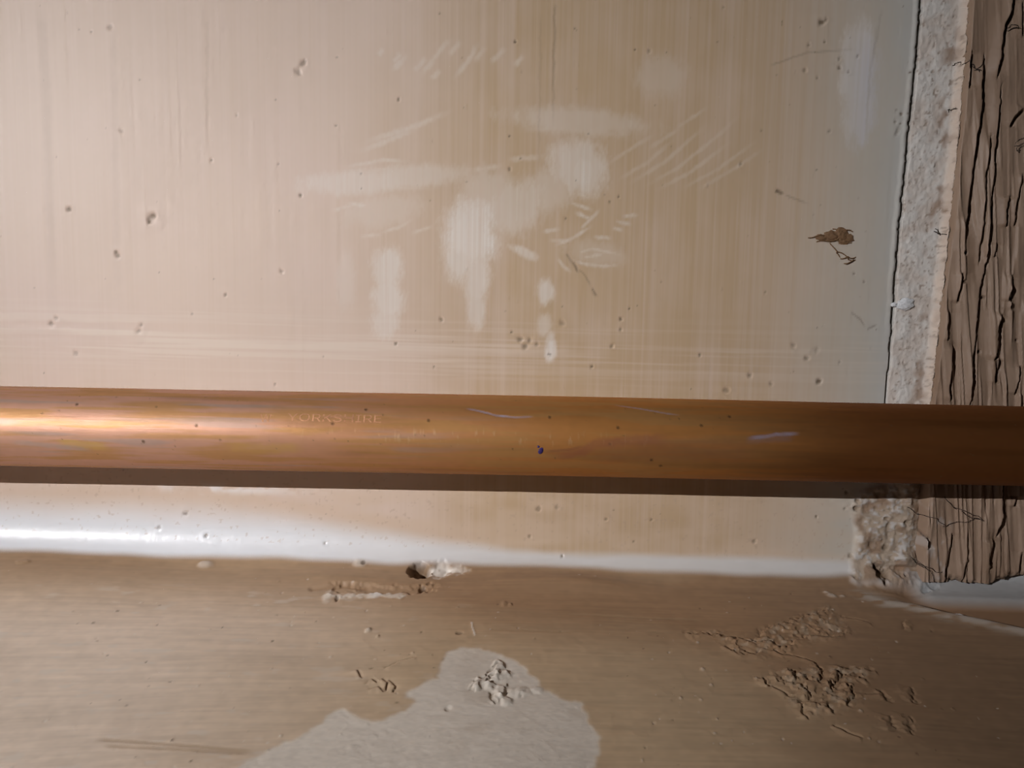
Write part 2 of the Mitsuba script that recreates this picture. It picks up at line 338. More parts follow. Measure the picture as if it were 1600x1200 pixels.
def scratch(pts, width, depth, dirt, colour=DIRT):
    xs, zs = [p[0] for p in pts], [p[1] for p in pts]
    cx, cz = (min(xs) + max(xs)) / 2, (min(zs) + max(zs)) / 2
    sl = window(XS, SS, cx, (ZF + ZSLOPE * cx) - cz, max(max(xs) - min(xs), max(zs) - min(zs)) / 2 + 4 * width)
    d, _, pr = seg_dist(X[sl] + 0.8 * (nz2(X[sl] * 0.8, Zw[sl] * 0.8, 90, 3) - 0.5), Zw[sl], pts)
    m = (1 - sstep(0.2 * width, 1.1 * width, d)) * sstep(0, 0.08, pr) * (1 - sstep(0.6, 1.0, pr)) * (0.5 + 0.8 * nz2(X[sl] * 0.9, Zw[sl] * 0.9, 91, 3)).clip(0, 1)
    H[sl] -= depth * m
    col[sl] = mixc(col[sl], colour, dirt * m)


for pts, w, d, m in [([(16.5, 28.3), (17.9, 26.2)], 0.3, 0.12, 0.7), ([(13.7, 32.2), (15.1, 30.7), (16.5, 28.3)], 0.25, 0.06, 0.45), ([(12.3, 33.8), (13.7, 31.2)], 0.4, 0.1, 0.5), ([(54.2, 49.2), (56.1, 48.3)], 0.5, 0.2, 0.8), ([(56.1, 48.3), (61.4, 46.3)], 0.32, 0.02, 0.3),
                     ([(51.3, 74.0), (59.0, 76.8), (70.7, 77.8)], 0.30, 0.01, 0.28), ([(4.5, 83.7), (4.7, 55.7), (4.3, 47.9)], 0.35, 0.015, 0.14), ([(7.4, 86.2), (7.5, 59.6)], 0.4, 0.03, 0.28), ([(71.5, 24.2), (73.6, 22.6), (75.1, 20.6)], 0.3, 0.1, 0.45), ([(75.1, 20.6), (77.3, 21.8)], 0.3, 0.1, 0.4),
                     ([(74.0, 86.3), (72.1, 72.3), (72.3, 56.9)], 0.4, 0.02, 0.15), ([(-97.5, 84.4), (-97.0, 65.5), (-97.5, 30.3), (-97.8, 11.3)], 1.6, 0.006, 0.10), ([(-82.5, 80.9), (-83.6, 35.8), (-83.4, 11.6)], 1.2, 0.004, 0.07), ([(-63.3, 82.5), (-64.2, 51.9)], 0.5, 0.008, 0.10), ([(7.4, 14.3), (8.3, 13.8)], 0.3, 0.1, 0.7),
                     ([(10.9, 35.5), (13.0, 32.2), (14.4, 30.9)], 0.35, 0.08, 0.4), ([(78.3, 60.6), (79.1, 62.8)], 0.5, 0.15, 0.4)]:
    scratch(pts, w, d, m)

# the rough strip of filler between wall and post, its crack, and the lump of old plaster under the pipe
CRACK = [(81.3, 94.9), (81.5, 87.5), (81.7, 82.5), (81.6, 78.7), (81.4, 73.9), (81.2, 67.3), (81.0, 62.7), (80.9, 60.9), (80.9, 55.1), (80.6, 48.0), (80.4, 40.1), (80.3, 32.1), (80.3, 20.0), (80.1, 9.1), (80.2, -4.8), (80.0, -17.5)]
POST = [(90.2, 97.5), (90.0, 87.6), (90.0, 76.4), (89.9, 62.4), (89.6, 49.4), (89.3, 36.2), (89.0, 26.9), (88.6, 14.7), (88.3, 3.7), (88.4, -10.3), (88.5, -23.1), (88.6, -36.8)]


def xat(line, z):
    zs = [p[1] for p in line][::-1]
    xs = [p[0] for p in line][::-1]
    out = np.interp(z, zs, xs)
    hi = (xs[-1] - xs[-2]) / (zs[-1] - zs[-2])
    out = np.where(z > zs[-1], xs[-1] + (z - zs[-1]) * hi, out)
    return out


jag = (nz2(X * 0.0 + 3.3, Zw * 0.9, 14, 3) - 0.5) * 0.75
XC = xat(CRACK, Zw) + jag
XP = xat(POST, Zw)
sfill = np.clip((X - XC) / np.maximum(XP - XC, 1), -1, 1.6)
infill = (sfill > 0) & (S < 0.5)
fillm = sstep(0.0, 0.06, sfill) * (1 - sstep(-6, 1.5, S))
grit = nz2(X * 1.7, Zw * 1.7, 15, 3)
grit2 = nz2(X * 0.35, Zw * 0.35, 16, 3)
H += fillm * (0.25 + 0.9 * sfill.clip(0, 1) + 2.3 * sstep(0.86, 1.04, sfill + 0.10 * (grit - 0.5)) + (grit - 0.5) * 0.55 + (grit2 - 0.5) * 0.8 - 0.25 * sstep(0.62, 0.72, grit))
H *= 1 - 0.75 * sstep(0.985, 1.05, sfill) * fillm
fc = mixc(np.broadcast_to(np.array([0.57, 0.51, 0.455]), X.shape + (3,)), (0.63, 0.60, 0.56), sstep(0.4, 0.62, grit2))
fc = mixc(fc, (0.62, 0.50, 0.405), 0.85 * sstep(0.82, 0.98, sfill + 0.25 * (grit2 - 0.5)))
fc = mixc(fc, (0.26, 0.19, 0.14), 0.75 * sstep(0.58, 0.72, grit))
rust = np.exp(-((sfill - 0.75) / 0.22) ** 2) * sstep(0.52, 0.68, nz2(X * 0.45, Zw * 0.30, 17, 3))
fc = mixc(fc, (0.27, 0.17, 0.11), 0.75 * rust)
fade = fillm
col = col * (1 - fade[..., None]) + fc * fade[..., None]
cw = 0.16 * sstep(-2, 40, Zw) + 0.22 * nz2(X * 0, Zw * 0.4, 18, 3) + 0.02
cm = 1 - sstep(0.4, 1.0, np.abs(X - XC) / np.maximum(cw, 0.05))
cm = cm * (S < -18) * (0.35 + 0.65 * sstep(4, 36, Zw))
H -= 1.6 * cm
col = mixc(col, (0.045, 0.036, 0.03), cm * 0.9)
lip = np.exp(-((X - XC + 0.8) / 0.45) ** 2) * sstep(10, 40, Zw) * (S < -18)
H += 0.22 * lip
# lump
LUMP = [(75.1, -15.1), (74.6, -20.7), (76.3, -24.4), (75.5, -27.3), (74.6, -29.4), (74.0, -33.4), (78.0, -34.1), (85.2, -36.4), (90.9, -36.9), (103.5, -36.1), (103.0, -12.8), (86.2, -10.3)]
lin = inside(X + 2.5 * (nz2(X * 0.5, Zw * 0.5, 19, 2) - 0.5), Zw + 2.5 * (nz2(X * 0.5, Zw * 0.5, 20, 2) - 0.5), LUMP).astype(float)
ls0 = np.searchsorted(XS, -118), np.searchsorted(XS, 118)
lump = np.clip(gaussian_filter(lin, (2.0, 2.0)), 0, 1) * (1 - sstep(90, 98, X))
lump = lump * (1 - sstep(7.0, 10.5, S))
lh = nz2(X * 0.28, Zw * 0.28, 21, 3)
lh2 = nz2(X * 1.1, Zw * 1.1, 22, 3)
H = H * (1 - lump) + lump * (0.5 + 2.6 * (lh - 0.3).clip(0, 1) * 1.4 + (lh2 - 0.5) * 1.1 + 1.2 * sstep(74, 90, X)) * (0.35 + 0.65 * sstep(72, 86, X)) * (1 - 0.85 * sstep(85, 91, X))
lc = mixc(np.broadcast_to(np.array([0.37, 0.295, 0.225]), X.shape + (3,)), (0.46, 0.43, 0.40), sstep(0.5, 0.62, lh2))
lc = mixc(lc, (0.24, 0.155, 0.10), sstep(0.52, 0.64, nz2(X * 0.4, Zw * 0.4, 23, 3)) * 0.8)
col = col * (1 - lump[..., None]) + lc * lump[..., None]
for c, r, d, dirt in [((80.4, -32.1), 1.9, 2.4, 0.95), ((79.5, -31.1), 1.2, 1.6, 0.9), ((75.2, -18.3), 0.7, 1.2, 0.9), ((75.3, -16.5), 0.6, 1.0, 0.9), ((85.2, -20.6), 0.7, 1.0, 0.7), ((81.3, -19.9), 0.6, 0.8, 0.8), ((81.4, -26.4), 0.8, 0.9, 0.8), ((74.5, -28.8), 0.6, 0.6, 0.6),
                      ((74.6, -32.7), 0.6, 0.6, 0.7), ((85.5, -32.5), 0.35, 0.8, 0.8), ((85.7, -33.9), 0.35, 0.8, 0.8), ((88.8, -28.1), 1.0, 0.7, 0.5), ((79.5, -14.7), 0.9, 0.6, 0.7), ((78.6, -25.4), 1.5, 0.5, 0.4)]:
    pit(c, r, d, dirt)

# ledge: brown band, light falloff painted side to side, scars, bare patch, flaked paint
L1 = nz2(X * 0.03, S * 0.05, 24, 3)
L2 = nz2(X * 0.05, S * 0.7, 25, 3)
L3 = nz2(X * 0.5, S * 0.8, 26, 3)
TAN, BROWN, GREY = [np.array(c) for c in ((0.515, 0.382, 0.245), (0.320, 0.200, 0.115), (0.65, 0.585, 0.50))]
lcol = np.empty(X.shape + (3,))
lcol[:] = TAN
brown = np.exp(-((S - 15 - 0.08 * X) / (12 + 7 * sstep(-60, 80, X))) ** 2) * (0.70 + 0.30 * sstep(-80, 0, X))  # brown band just below the fillet edge
brown = np.clip(1.15 * brown * (0.7 + 0.9 * (L1 - 0.3)) + (L2 - 0.5) * 0.35 + 0.75 * sstep(20, 70, X), 0, 1)  # plus light falloff painted as browner towards the right
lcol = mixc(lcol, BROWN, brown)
lcol = mixc(lcol, (0.25, 0.160, 0.098), 0.75 * sstep(35, 85, X + 30 * (L1 - 0.5)))  # right side darkened in colour for the light's falloff
lcol = mixc(lcol, (0.66, 0.55, 0.45), 0.85 * (1 - sstep(-75, -5, X + 30 * (L1 - 0.5))) * sstep(10, 30, S))  # left side paled in colour where the light is stronger
L4 = nz2(X * 0.10, S * 2.0, 39, 2)
lcol *= (1 + (L3 - 0.5) * 0.22 + (L2 - 0.5) * 0.22 + (L4 - 0.5) * 0.22)[..., None]
scuffs = sstep(0.60, 0.72, nz2(X * 0.22, S * 0.7, 27, 3)) * (1 - sstep(-60, 10, X)) * sstep(14, 20, S)
lcol = mixc(lcol, (0.60, 0.53, 0.45), 0.5 * scuffs)
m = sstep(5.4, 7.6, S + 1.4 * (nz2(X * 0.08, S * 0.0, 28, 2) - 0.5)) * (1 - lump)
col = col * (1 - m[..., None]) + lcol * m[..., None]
H += onledge * ((L1 - 0.5) * 1.6 + (L3 - 0.5) * 0.10 + (L2 - 0.5) * 0.06)
H += onledge * (0.0 - 0.0006 * np.clip(X, -100, 100) ** 2 + 0.045 * np.clip(X, -100, 100)) * sstep(8, 70, S)      # ledge sag and twist, shaped to steepen the light's falloff to the right
# the lip that swells over the fillet, right of the hole
H += 1.5 * np.exp(-((X - 14) / 15.0) ** 2) * np.exp(-((S - 11.5) / 3.2) ** 2) + 0.9 * np.exp(-((X + 36) / 15.0) ** 2) * np.exp(-((S - 11) / 3.2) ** 2)


def lblob(c, rx, rs, d, colour=None, w=0.0, sharp=0.5, wob=0.6):
    sl = window(XS, SS, c[0], c[1], 2.5 * max(rx, rs))
    q = np.hypot((X[sl] - c[0]) / rx, (S[sl] - c[1]) / rs) + wob * (nz2(X[sl] * 1.0, S[sl] * 1.0, 95, 2) - 0.5)
    mm = 1 - sstep(1 - sharp, 1 + 0.5 * sharp, q)
    H[sl] += d * mm
    if colour is not None:
        col[sl] = mixc(col[sl], colour, w * mm)


def lline(pts, width, d, colour=None, w=0.0, step=0.0, wob=0.6):
    xs, ss = [p[0] for p in pts], [p[1] for p in pts]
    cx, cs = (min(xs) + max(xs)) / 2, (min(ss) + max(ss)) / 2
    sl = window(XS, SS, cx, cs, max(max(xs) - min(xs), max(ss) - min(ss)) / 2 + 6 * width)
    jx = wob * (nz2(X[sl] * 1.1, S[sl] * 1.1, 96, 2) - 0.5)
    dd, side, pr = seg_dist(X[sl] + jx, S[sl] + 0.7 * jx, pts)
    end = sstep(0, 0.08, pr) * (1 - sstep(0.92, 1, pr))
    mm = (1 - sstep(0.3 * width, width, dd)) * end
    H[sl] += d * mm + step * np.where(side > 0, 1, -0.3) * np.exp(-(dd / (2.2 * width)) ** 2) * end
    if colour is not None:
        col[sl] = mixc(col[sl], colour, w * mm)


DARK = np.array([0.09, 0.055, 0.032])
PALE = np.array([0.66, 0.60, 0.52])
lblob((-19.1, 8.7), 2.2, 2.2, -2.6, DARK, 0.55)  # hole in the ledge, its shaded left side painted dark
lblob((-18.1, 9.4), 1.5, 1.6, -1.0, DARK, 0.5)
lblob((-14.6, 8.5), 2.6, 2.2, -0.8, (0.70, 0.66, 0.60), 0.85, 0.7, 1.4)  # light on the hole's right side, painted pale
lblob((-11.4, 8.2), 2.4, 1.6, -0.4, (0.70, 0.65, 0.58), 0.7, 0.7, 1.4)
lline([(-37.2, 17.2), (-34.3, 17.8), (-30.4, 17.4), (-25.2, 17.3), (-20.0, 17.5)], 0.9, 0.12, PALE, 0.75, 0.10, 3.0)  # lower edge of the scar catching light, painted pale
lline([(-37.2, 15.2), (-31.0, 14.7), (-24.3, 15.3), (-19.0, 15.0), (-13.9, 13.8)], 1.6, -0.45, None, 0, 0, 3.5)
lblob((-36.6, 17.9), 1.0, 1.7, 0.18, PALE, 0.75, 0.7, 1.6)
lblob((-27.0, 17.0), 1.2, 1.1, 0.15, (0.74, 0.71, 0.66), 0.85, 0.7, 1.6)
lline([(-41.2, 15.9), (-38.7, 15.3), (-33.8, 13.9), (-28.3, 14.6)], 0.8, -0.3, (0.30, 0.18, 0.1), 0.3)
lblob((-17.7, 14.7), 0.8, 1.0, -0.6, DARK, 0.8)
lblob((-34.5, 18.6), 0.4, 0.9, -0.4, DARK, 0.7, 0.6, 1.4)
lblob((-32.1, 7.2), 1.4, 1.2, 0.3, PALE, 0.6)
lblob((-31.3, 7.0), 0.5, 0.6, -0.3, DARK, 0.7)
lblob((-65.0, 8.6), 1.6, 1.0, 0.35, PALE, 0.5)
lblob((-103.1, 9.9), 1.6, 0.8, 0.3, None)
lblob((-26.5, 28.2), 0.6, 0.8, 0.3, PALE, 0.5, 0.6, 1.2)
lblob((-24.3, 30.1), 0.3, 0.4, 0.2, None)
lblob((-0.7, 19.3), 0.7, 0.9, 0.22, None, 0, 0.6, 1.2)
lblob((0.5, 19.6), 0.4, 0.6, 0.2, None)
lline([(-7.1, 25.5), (-6.1, 30.0)], 0.25, 0.1, PALE, 0.8)
lblob((-9.1, 29.1), 0.7, 0.5, -0.2, DARK, 0.6)
lblob((-9.6, 48.8), 0.55, 0.6, -0.2, DARK, 0.85)
for (a, b) in [((67.9, 12.3), 1.3), ((67.0, 11.2), 0.9), ((70.0, 12.4), 0.9)]:
    lblob(a, 0.8 * b, 0.5 * b, 0.25, PALE, 0.45, 0.7, 1.4)
for a in [(34.9, 37.4), (35.5, 41.5), (29.4, 45.3), (58.9, 47.3), (32.8, 45.5), (15.1, 9.4), (18.5, 9.7)]:
    lblob(a, 0.32, 0.4, 0.16, PALE, 0.3, 0.7, 1.2)
for k in range(260):
    a = (rng.uniform(-88, 85), rng.uniform(12, 64))
    lblob(a, rng.uniform(0.12, 0.28), rng.uniform(0.15, 0.35), rng.uniform(-0.16, 0.18), DARK if rng.random() < 0.4 else PALE, rng.uniform(0.1, 0.6))
for pts in ([(-66.0, 53.3), (-53.6, 55.0), (-38.7, 56.9)], [(-64.0, 54.7), (-49.0, 56.4), (-39.6, 57.3)], [(10.9, 22.2), (26.0, 22.5), (38.6, 22.5)], [(-4.0, 28.0), (13.0, 28.3)]):
    lline(pts, 0.5, -0.06, (0.36, 0.25, 0.15), 0.45)
lblob((89.0, 9.2), 1.0, 1.0, -0.5, (0.03, 0.02, 0.015), 0.95, 0.6, 1.2)  # holes below the post, their darkness painted over shallow dents
lblob((90.9, 8.4), 1.2, 0.7, -0.4, (0.03, 0.02, 0.015), 0.9, 0.6, 1.2)
# wrinkled paint left of the bare patch
for pts in ([(-26.5, 39.1), (-25.1, 41.5)], [(-24.2, 42.8), (-23.5, 41.5), (-22.3, 42.5)], [(-23.6, 44.3), (-22.1, 43.4), (-20.8, 44.7)], [(-21.7, 41.5), (-20.4, 42.8), (-20.8, 44.7)], [(-20.4, 41.9), (-19.0, 43.4), (-19.4, 45.0)], [(-21.7, 39.1), (-19.2, 36.9), (-16.4, 35.9)]):
    lline(pts, 0.35, -0.12, (0.30, 0.2, 0.12), 0.45, 0.18)
# bare patch where the paint has come away down to the grey undercoat
PATCH = [(-41.8, 63.4), (-40.6, 59.6), (-39.1, 58.3), (-36.7, 57.0), (-34.0, 55.0), (-31.9, 53.3), (-30.1, 51.4), (-28.6, 48.7), (-27.4, 48.4), (-25.8, 49.3), (-24.0, 50.5), (-21.8, 51.3), (-19.7, 51.1), (-17.7, 49.7), (-15.7, 48.6), (-15.0, 47.1), (-16.9, 46.2), (-16.2, 44.7), (-14.1, 42.5), (-12.4, 41.5), (-11.6, 38.2), (-11.0, 35.1), (-9.0, 33.2), (-5.6, 33.5), (-1.4, 34.9), (2.0, 37.3), (4.5, 40.7), (6.4, 44.5), (8.7, 46.1), (10.6, 46.6), (12.8, 47.5), (13.2, 50.8), (14.1, 54.2), (14.7, 57.6), (13.5, 59.9), (13.7, 64.2), (10.6, 67.2), (3.8, 68.3), (-4.2, 71.3), (-13.0, 70.5), (-19.8, 72.0), (-28.4, 69.3), (-35.3, 67.5), (-39.5, 66.0)]
PX = X + 2.6 * (nz2(X * 0.6, S * 0.6, 29, 4) - 0.5)
PX = PX + 0.7 * (nz2(X * 2.2, S * 2.2, 38, 2) - 0.5)
PS = S + 2.6 * (nz2(X * 0.6, S * 0.6, 30, 4) - 0.5)
pin = inside(PX, PS, PATCH)
patch = np.clip(gaussian_filter(pin.astype(float), 1.1), 0, 1)
gr = nz2(X * 0.9 + 0.7 * S, S * 2.2 - 0.5 * X, 32, 3)
H += patch * (-0.06 + (gr - 0.5) * 0.09)
prim = gaussian_filter(pin.astype(float), 2.0)
pc = np.broadcast_to(GREY, X.shape + (3,)) * (1 + (gr - 0.5) * 0.28)[..., None]
pc = mixc(pc, (0.44, 0.35, 0.26), 0.7 * sstep(0.5, 0.68, nz2(X * 0.12, S * 0.14, 33, 3)) * sstep(-14, 6, X))
col = col * (1 - patch[..., None]) + pc * patch[..., None]
# rough lumps of undercoat inside the patch
for c, rx, rs, h in [((-1.6, 38.4), 1.3, 1.8, 0.9), ((-0.7, 40.4), 1.2, 1.6, 0.7), ((-2.6, 41.1), 1.4, 1.6, 0.7), ((-4.4, 42.8), 1.1, 1.6, 0.8), ((-3.0, 43.4), 1.0, 1.4, 0.7), ((-1.0, 44.6), 1.1, 1.5, 0.7), ((-1.6, 46.8), 1.0, 1.2, 0.6), ((-0.1, 47.1), 1.0, 1.3, 0.6), ((1.2, 44.9), 1.4, 1.2, 0.45), ((3.1, 44.6), 1.3, 1.0, 0.4), ((5.1, 44.2), 1.0, 0.8, 0.4), ((-5.4, 43.4), 0.8, 1.6, 0.7)]:
    lblob(c, rx, rs, 0.55 * h, (0.64, 0.58, 0.50), 0.6, 0.6, 1.8)
for pts in ([(-1.4, 37.2), (-2.5, 38.9), (-3.5, 40.8), (-4.6, 41.8)], [(-1.9, 40.4), (-3.1, 42.1), (-3.7, 42.4)], [(-4.8, 42.1), (-5.9, 43.1), (-6.0, 44.7)], [(-2.3, 44.7), (-2.5, 46.5), (-1.6, 47.7)]):
    lline(pts, 0.45, -0.35, (0.2, 0.15, 0.1), 0.5, 0.0, 1.6)
# flaked and blistered paint on the right of the ledge: raised steps along broken lines
for pts, wdt, st in [([(33.6, 27.4), (36.4, 26.8), (40.0, 27.0), (43.5, 27.8), (46.2, 29.3), (47.8, 30.6)], 0.7, 0.40), ([(46.2, 29.3), (49.3, 25.5), (51.4, 24.1), (55.1, 22.4), (59.8, 19.8), (63.6, 18.3), (65.1, 16.6)], 0.6, 0.42), ([(46.6, 29.8), (49.4, 28.5), (50.8, 29.6), (51.3, 30.7), (54.2, 28.6), (57.7, 26.4), (60.9, 27.0), (64.4, 26.0)], 0.6, 0.42),
                     ([(40.7, 30.2), (42.3, 32.4), (44.2, 31.9), (46.1, 32.9), (47.4, 31.7)], 0.6, 0.35), ([(49.2, 30.9), (50.7, 32.7), (53.8, 33.2), (55.6, 34.6), (56.1, 36.6), (55.5, 38.9), (54.4, 41.3)], 0.5, 0.5), ([(60.6, 36.3), (58.4, 38.7), (56.9, 40.8), (55.9, 42.8)], 0.55, 0.5), ([(59.7, 36.2), (62.1, 36.0), (64.3, 36.2), (66.3, 36.4)], 0.5, 0.3),
                     ([(45.0, 39.5), (44.9, 41.5)], 0.5, 0.5), ([(48.3, 39.3), (47.9, 41.0)], 0.45, 0.4), ([(50.6, 37.1), (50.7, 38.8), (50.6, 40.5)], 0.6, 0.6), ([(52.7, 38.3), (52.5, 40.1)], 0.6, 0.6), ([(51.5, 41.5), (51.6, 43.1), (51.4, 45.0)], 0.5, 0.5), ([(53.6, 45.8), (54.0, 47.0), (54.2, 48.2)], 0.5, 0.5),
                     ([(59.8, 40.9), (59.3, 42.9), (57.9, 44.9), (56.9, 46.2)], 0.5, 0.55), ([(53.0, 50.7), (53.8, 51.3), (54.8, 52.4), (56.5, 53.3)], 0.45, 0.3), ([(46.1, 41.8), (47.5, 43.0), (48.1, 44.3)], 0.45, 0.3), ([(49.4, 45.8), (51.0, 45.4), (52.2, 45.6)], 0.5, 0.4), ([(49.4, 45.8), (48.9, 47.6), (48.9, 49.4)], 0.5, 0.3),
                     ([(77.7, 23.2), (78.8, 21.4), (79.4, 19.7)], 0.5, 0.4), ([(67.0, 19.8), (69.9, 20.3), (72.2, 21.4)], 0.5, 0.35), ([(61.1, 43.0), (63.9, 42.8)], 0.4, 0.2), ([(61.9, 39.1), (63.0, 38.7)], 0.6, 0.5), ([(64.9, 41.9), (64.7, 44.8)], 0.7, 0.3), ([(70.7, 40.7), (69.1, 44.8)], 0.8, 0.3), ([(63.3, 48.2), (62.0, 51.9)], 0.8, 0.25), ([(66.6, 48.0), (64.7, 52.4)], 0.8, 0.25)]:
    lline(pts, wdt, -0.22, (0.16, 0.10, 0.06), 0.25, 0.8 * st, 2.4)
FLK = [(38.6, 25.5), (47.0, 28.2), (51.4, 23.9), (60.1, 19.1), (66.2, 15.9), (65.4, 20.3), (67.1, 25.5), (60.7, 27.4), (55.6, 28.1), (51.4, 31.5), (48.4, 31.7), (42.1, 32.8)]
FLK2 = [(45.2, 38.9), (51.0, 36.7), (53.8, 37.2), (58.5, 36.2), (67.2, 35.3), (62.3, 39.4), (58.7, 45.5), (52.9, 47.7), (48.6, 49.5), (47.5, 44.3)]
fin = gaussian_filter((inside(X, S, FLK) | inside(X, S, FLK2)).astype(float), 3.0) * (np.abs(X) < 110)
rg = nz2(X * 0.85, S * 0.9, 34, 3)
rg4 = nz2(X * 0.75 + 0.3 * S, S * 0.95, 37, 4)
H += fin * ((rg - 0.5) * 0.25 + 0.26 * sstep(0.50, 0.54, rg4))
col = mixc(col, (0.42, 0.34, 0.25), 0.5 * fin * sstep(0.5, 0.64, nz2(X * 0.9, S * 0.7, 35, 3)))
# hollow in the ledge under the post, its shadow painted dark brown, bounded by a ridge; a clean bluish strip behind it
RIDGE = [(74.8, 11.9), (77.8, 14.1), (83.8, 15.5), (89.1, 17.9), (95.7, 20.0), (103.9, 23.2), (112.5, 25.3)]
dd, side, pr = seg_dist(X, S, RIDGE)
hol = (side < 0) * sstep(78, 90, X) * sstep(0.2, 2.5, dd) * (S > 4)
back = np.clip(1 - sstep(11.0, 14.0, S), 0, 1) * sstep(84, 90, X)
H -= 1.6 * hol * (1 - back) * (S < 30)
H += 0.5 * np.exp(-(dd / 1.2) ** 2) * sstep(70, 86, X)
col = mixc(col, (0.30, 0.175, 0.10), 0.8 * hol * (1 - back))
col = mixc(col, (0.42, 0.43, 0.43), 0.85 * back * (S > 5))
pale = np.exp(-(dd / 2.0) ** 2) * sstep(60, 78, X) * sstep(0.35, 0.6, nz2(X * 0.3, S * 0.9, 36, 2))
col = mixc(col, (0.46, 0.42, 0.37), 0.7 * pale)

col = np.clip(col, 0.01, 0.9)
V = np.stack([X, -(TT + H * NO), Z0 + H * NU], -1).reshape(-1, 3) * MM
Q = grid_faces(len(SS), len(XS))[:, ::-1]
VN = vertex_normals(V, Q)
if VN[len(XS) * 40 + 600][1] > 0:
    Q, VN = Q[:, ::-1], -VN
COL = col.reshape(-1, 3)
fs = Q[:, 0]
isledge = (S.reshape(-1) > 6.4)[fs]
isfill = ((infill & (Zw > -14)).reshape(-1))[fs] & ~isledge
islump = ((lump > 0.5) & (S < 9)).reshape(-1)[fs] & ~(isfill & (lump.reshape(-1)[fs] < 0.5))
isfill &= ~islump
isledge &= ~islump
ispatch = (patch > 0.5).reshape(-1)[fs] & isledge
iscove = ((S > 0.9) & (X < 74)).reshape(-1)[fs] & ~isledge & ~isfill & ~islump
put('wall_back', V, Q, 'wall_paint', COL, VN, ~(isledge | isfill | islump | iscove))
tag('wall_back', 'brush-marked cream painted wall with rubbed white smudges, behind the copper pipe', 'wall', kind='structure')
put('wall_back__cove', V, Q, 'gloss_caulk', COL, VN, iscove)
tag('wall_back__cove', 'glossy white cove between the wall and the ledge')
put('wall_back__filler_strip', V, Q, 'bare_plaster', COL, VN, isfill)
tag('wall_back__filler_strip', 'gritty grey filler strip beside the wooden post')
put('wall_back__plaster_lump', V, Q, 'bare_plaster', COL, VN, islump)
tag('wall_back__plaster_lump', 'crumbling lump of old plaster below the pipe')
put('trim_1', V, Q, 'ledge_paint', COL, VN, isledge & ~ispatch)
tag('trim_1', 'tan and brown painted ledge with flaking paint along the foot of the wall', 'ledge', kind='structure')
put('trim_1__bare_patch', V, Q, 'undercoat', COL, VN, ispatch)
tag('trim_1__bare_patch', 'grey bare patch where the tan paint has peeled away')

# ------------------------------------------------------------------ the wooden post
WU = np.concatenate([np.arange(-1.2, 30, 0.16), axis(30, 31, 0.3, 30, 110)])
WZ = np.concatenate([axis(-26, -26 + 0.32, 0.3, -33.0, -26.0) * 0 + np.linspace(-33, -26, len(axis(-26, -26 + 0.32, 0.3, -33.0, -26.0))), axis(-25.8, 92, 0.24, -25.8, 380)])
WZ = np.unique(np.round(WZ, 4))
U, VZ = np.meshgrid(WU, WZ)
WX = xat(POST, VZ) + U
bot = [(88.5, -33.7), (92.6, -33.5), (96.7, -33.1), (100.9, -33.6), (103.6, -33.3), (106.9, -32.2), (110.3, -31.9), (115.8, -32.0)]
ZB = np.interp(WX, [p[0] for p in bot], [p[1] for p in bot]) + 0.7 * (nz2(WX * 1.2, WX * 0, 50, 2) - 0.5)
lean = (WX - 92) * 0 + WX + 0.10 * VZ                           # grain follows the post's lean
g1 = nz2(lean * 0.34 + 0.05 * VZ * 0.3, VZ * 0.022, 51, 3)
g2 = nz2(lean * 1.0, VZ * 0.06, 52, 2)
g3 = nz2(lean * 0.16, VZ * 0.02, 53, 2)
rough = 0.18 + 0.82 * (1 - sstep(30, 72, VZ + 0.8 * (WX - 96))) + 0.25 * sstep(100, 108, WX)
tr1 = nz2(lean * 0.40, VZ * 0.020, 61, 3)
tr2 = nz2(lean * 0.55 + 9, VZ * 0.026, 62, 3)
terr = 0.45 * sstep(0.46, 0.50, tr1) * (1 - sstep(0.50, 0.64, tr1)) + 0.38 * sstep(0.49, 0.53, tr2) * (1 - sstep(0.53, 0.68, tr2))
WH = 4.0 + rough * terr + (g3 - 0.5) * 1.2 + rough * ((g1 - 0.5) * 2.0 + (g2 - 0.5) * 0.35)
wc = np.empty(WX.shape + (3,))
wc[:] = (0.285, 0.195, 0.137)
wc = mixc(wc, (0.33, 0.235, 0.17), sstep(0.45, 0.65, g1) * 0.6)
wc = mixc(wc, (0.21, 0.135, 0.088), sstep(0.52, 0.68, nz2(lean * 0.3, VZ * 0.06, 54, 3)) * 0.6)
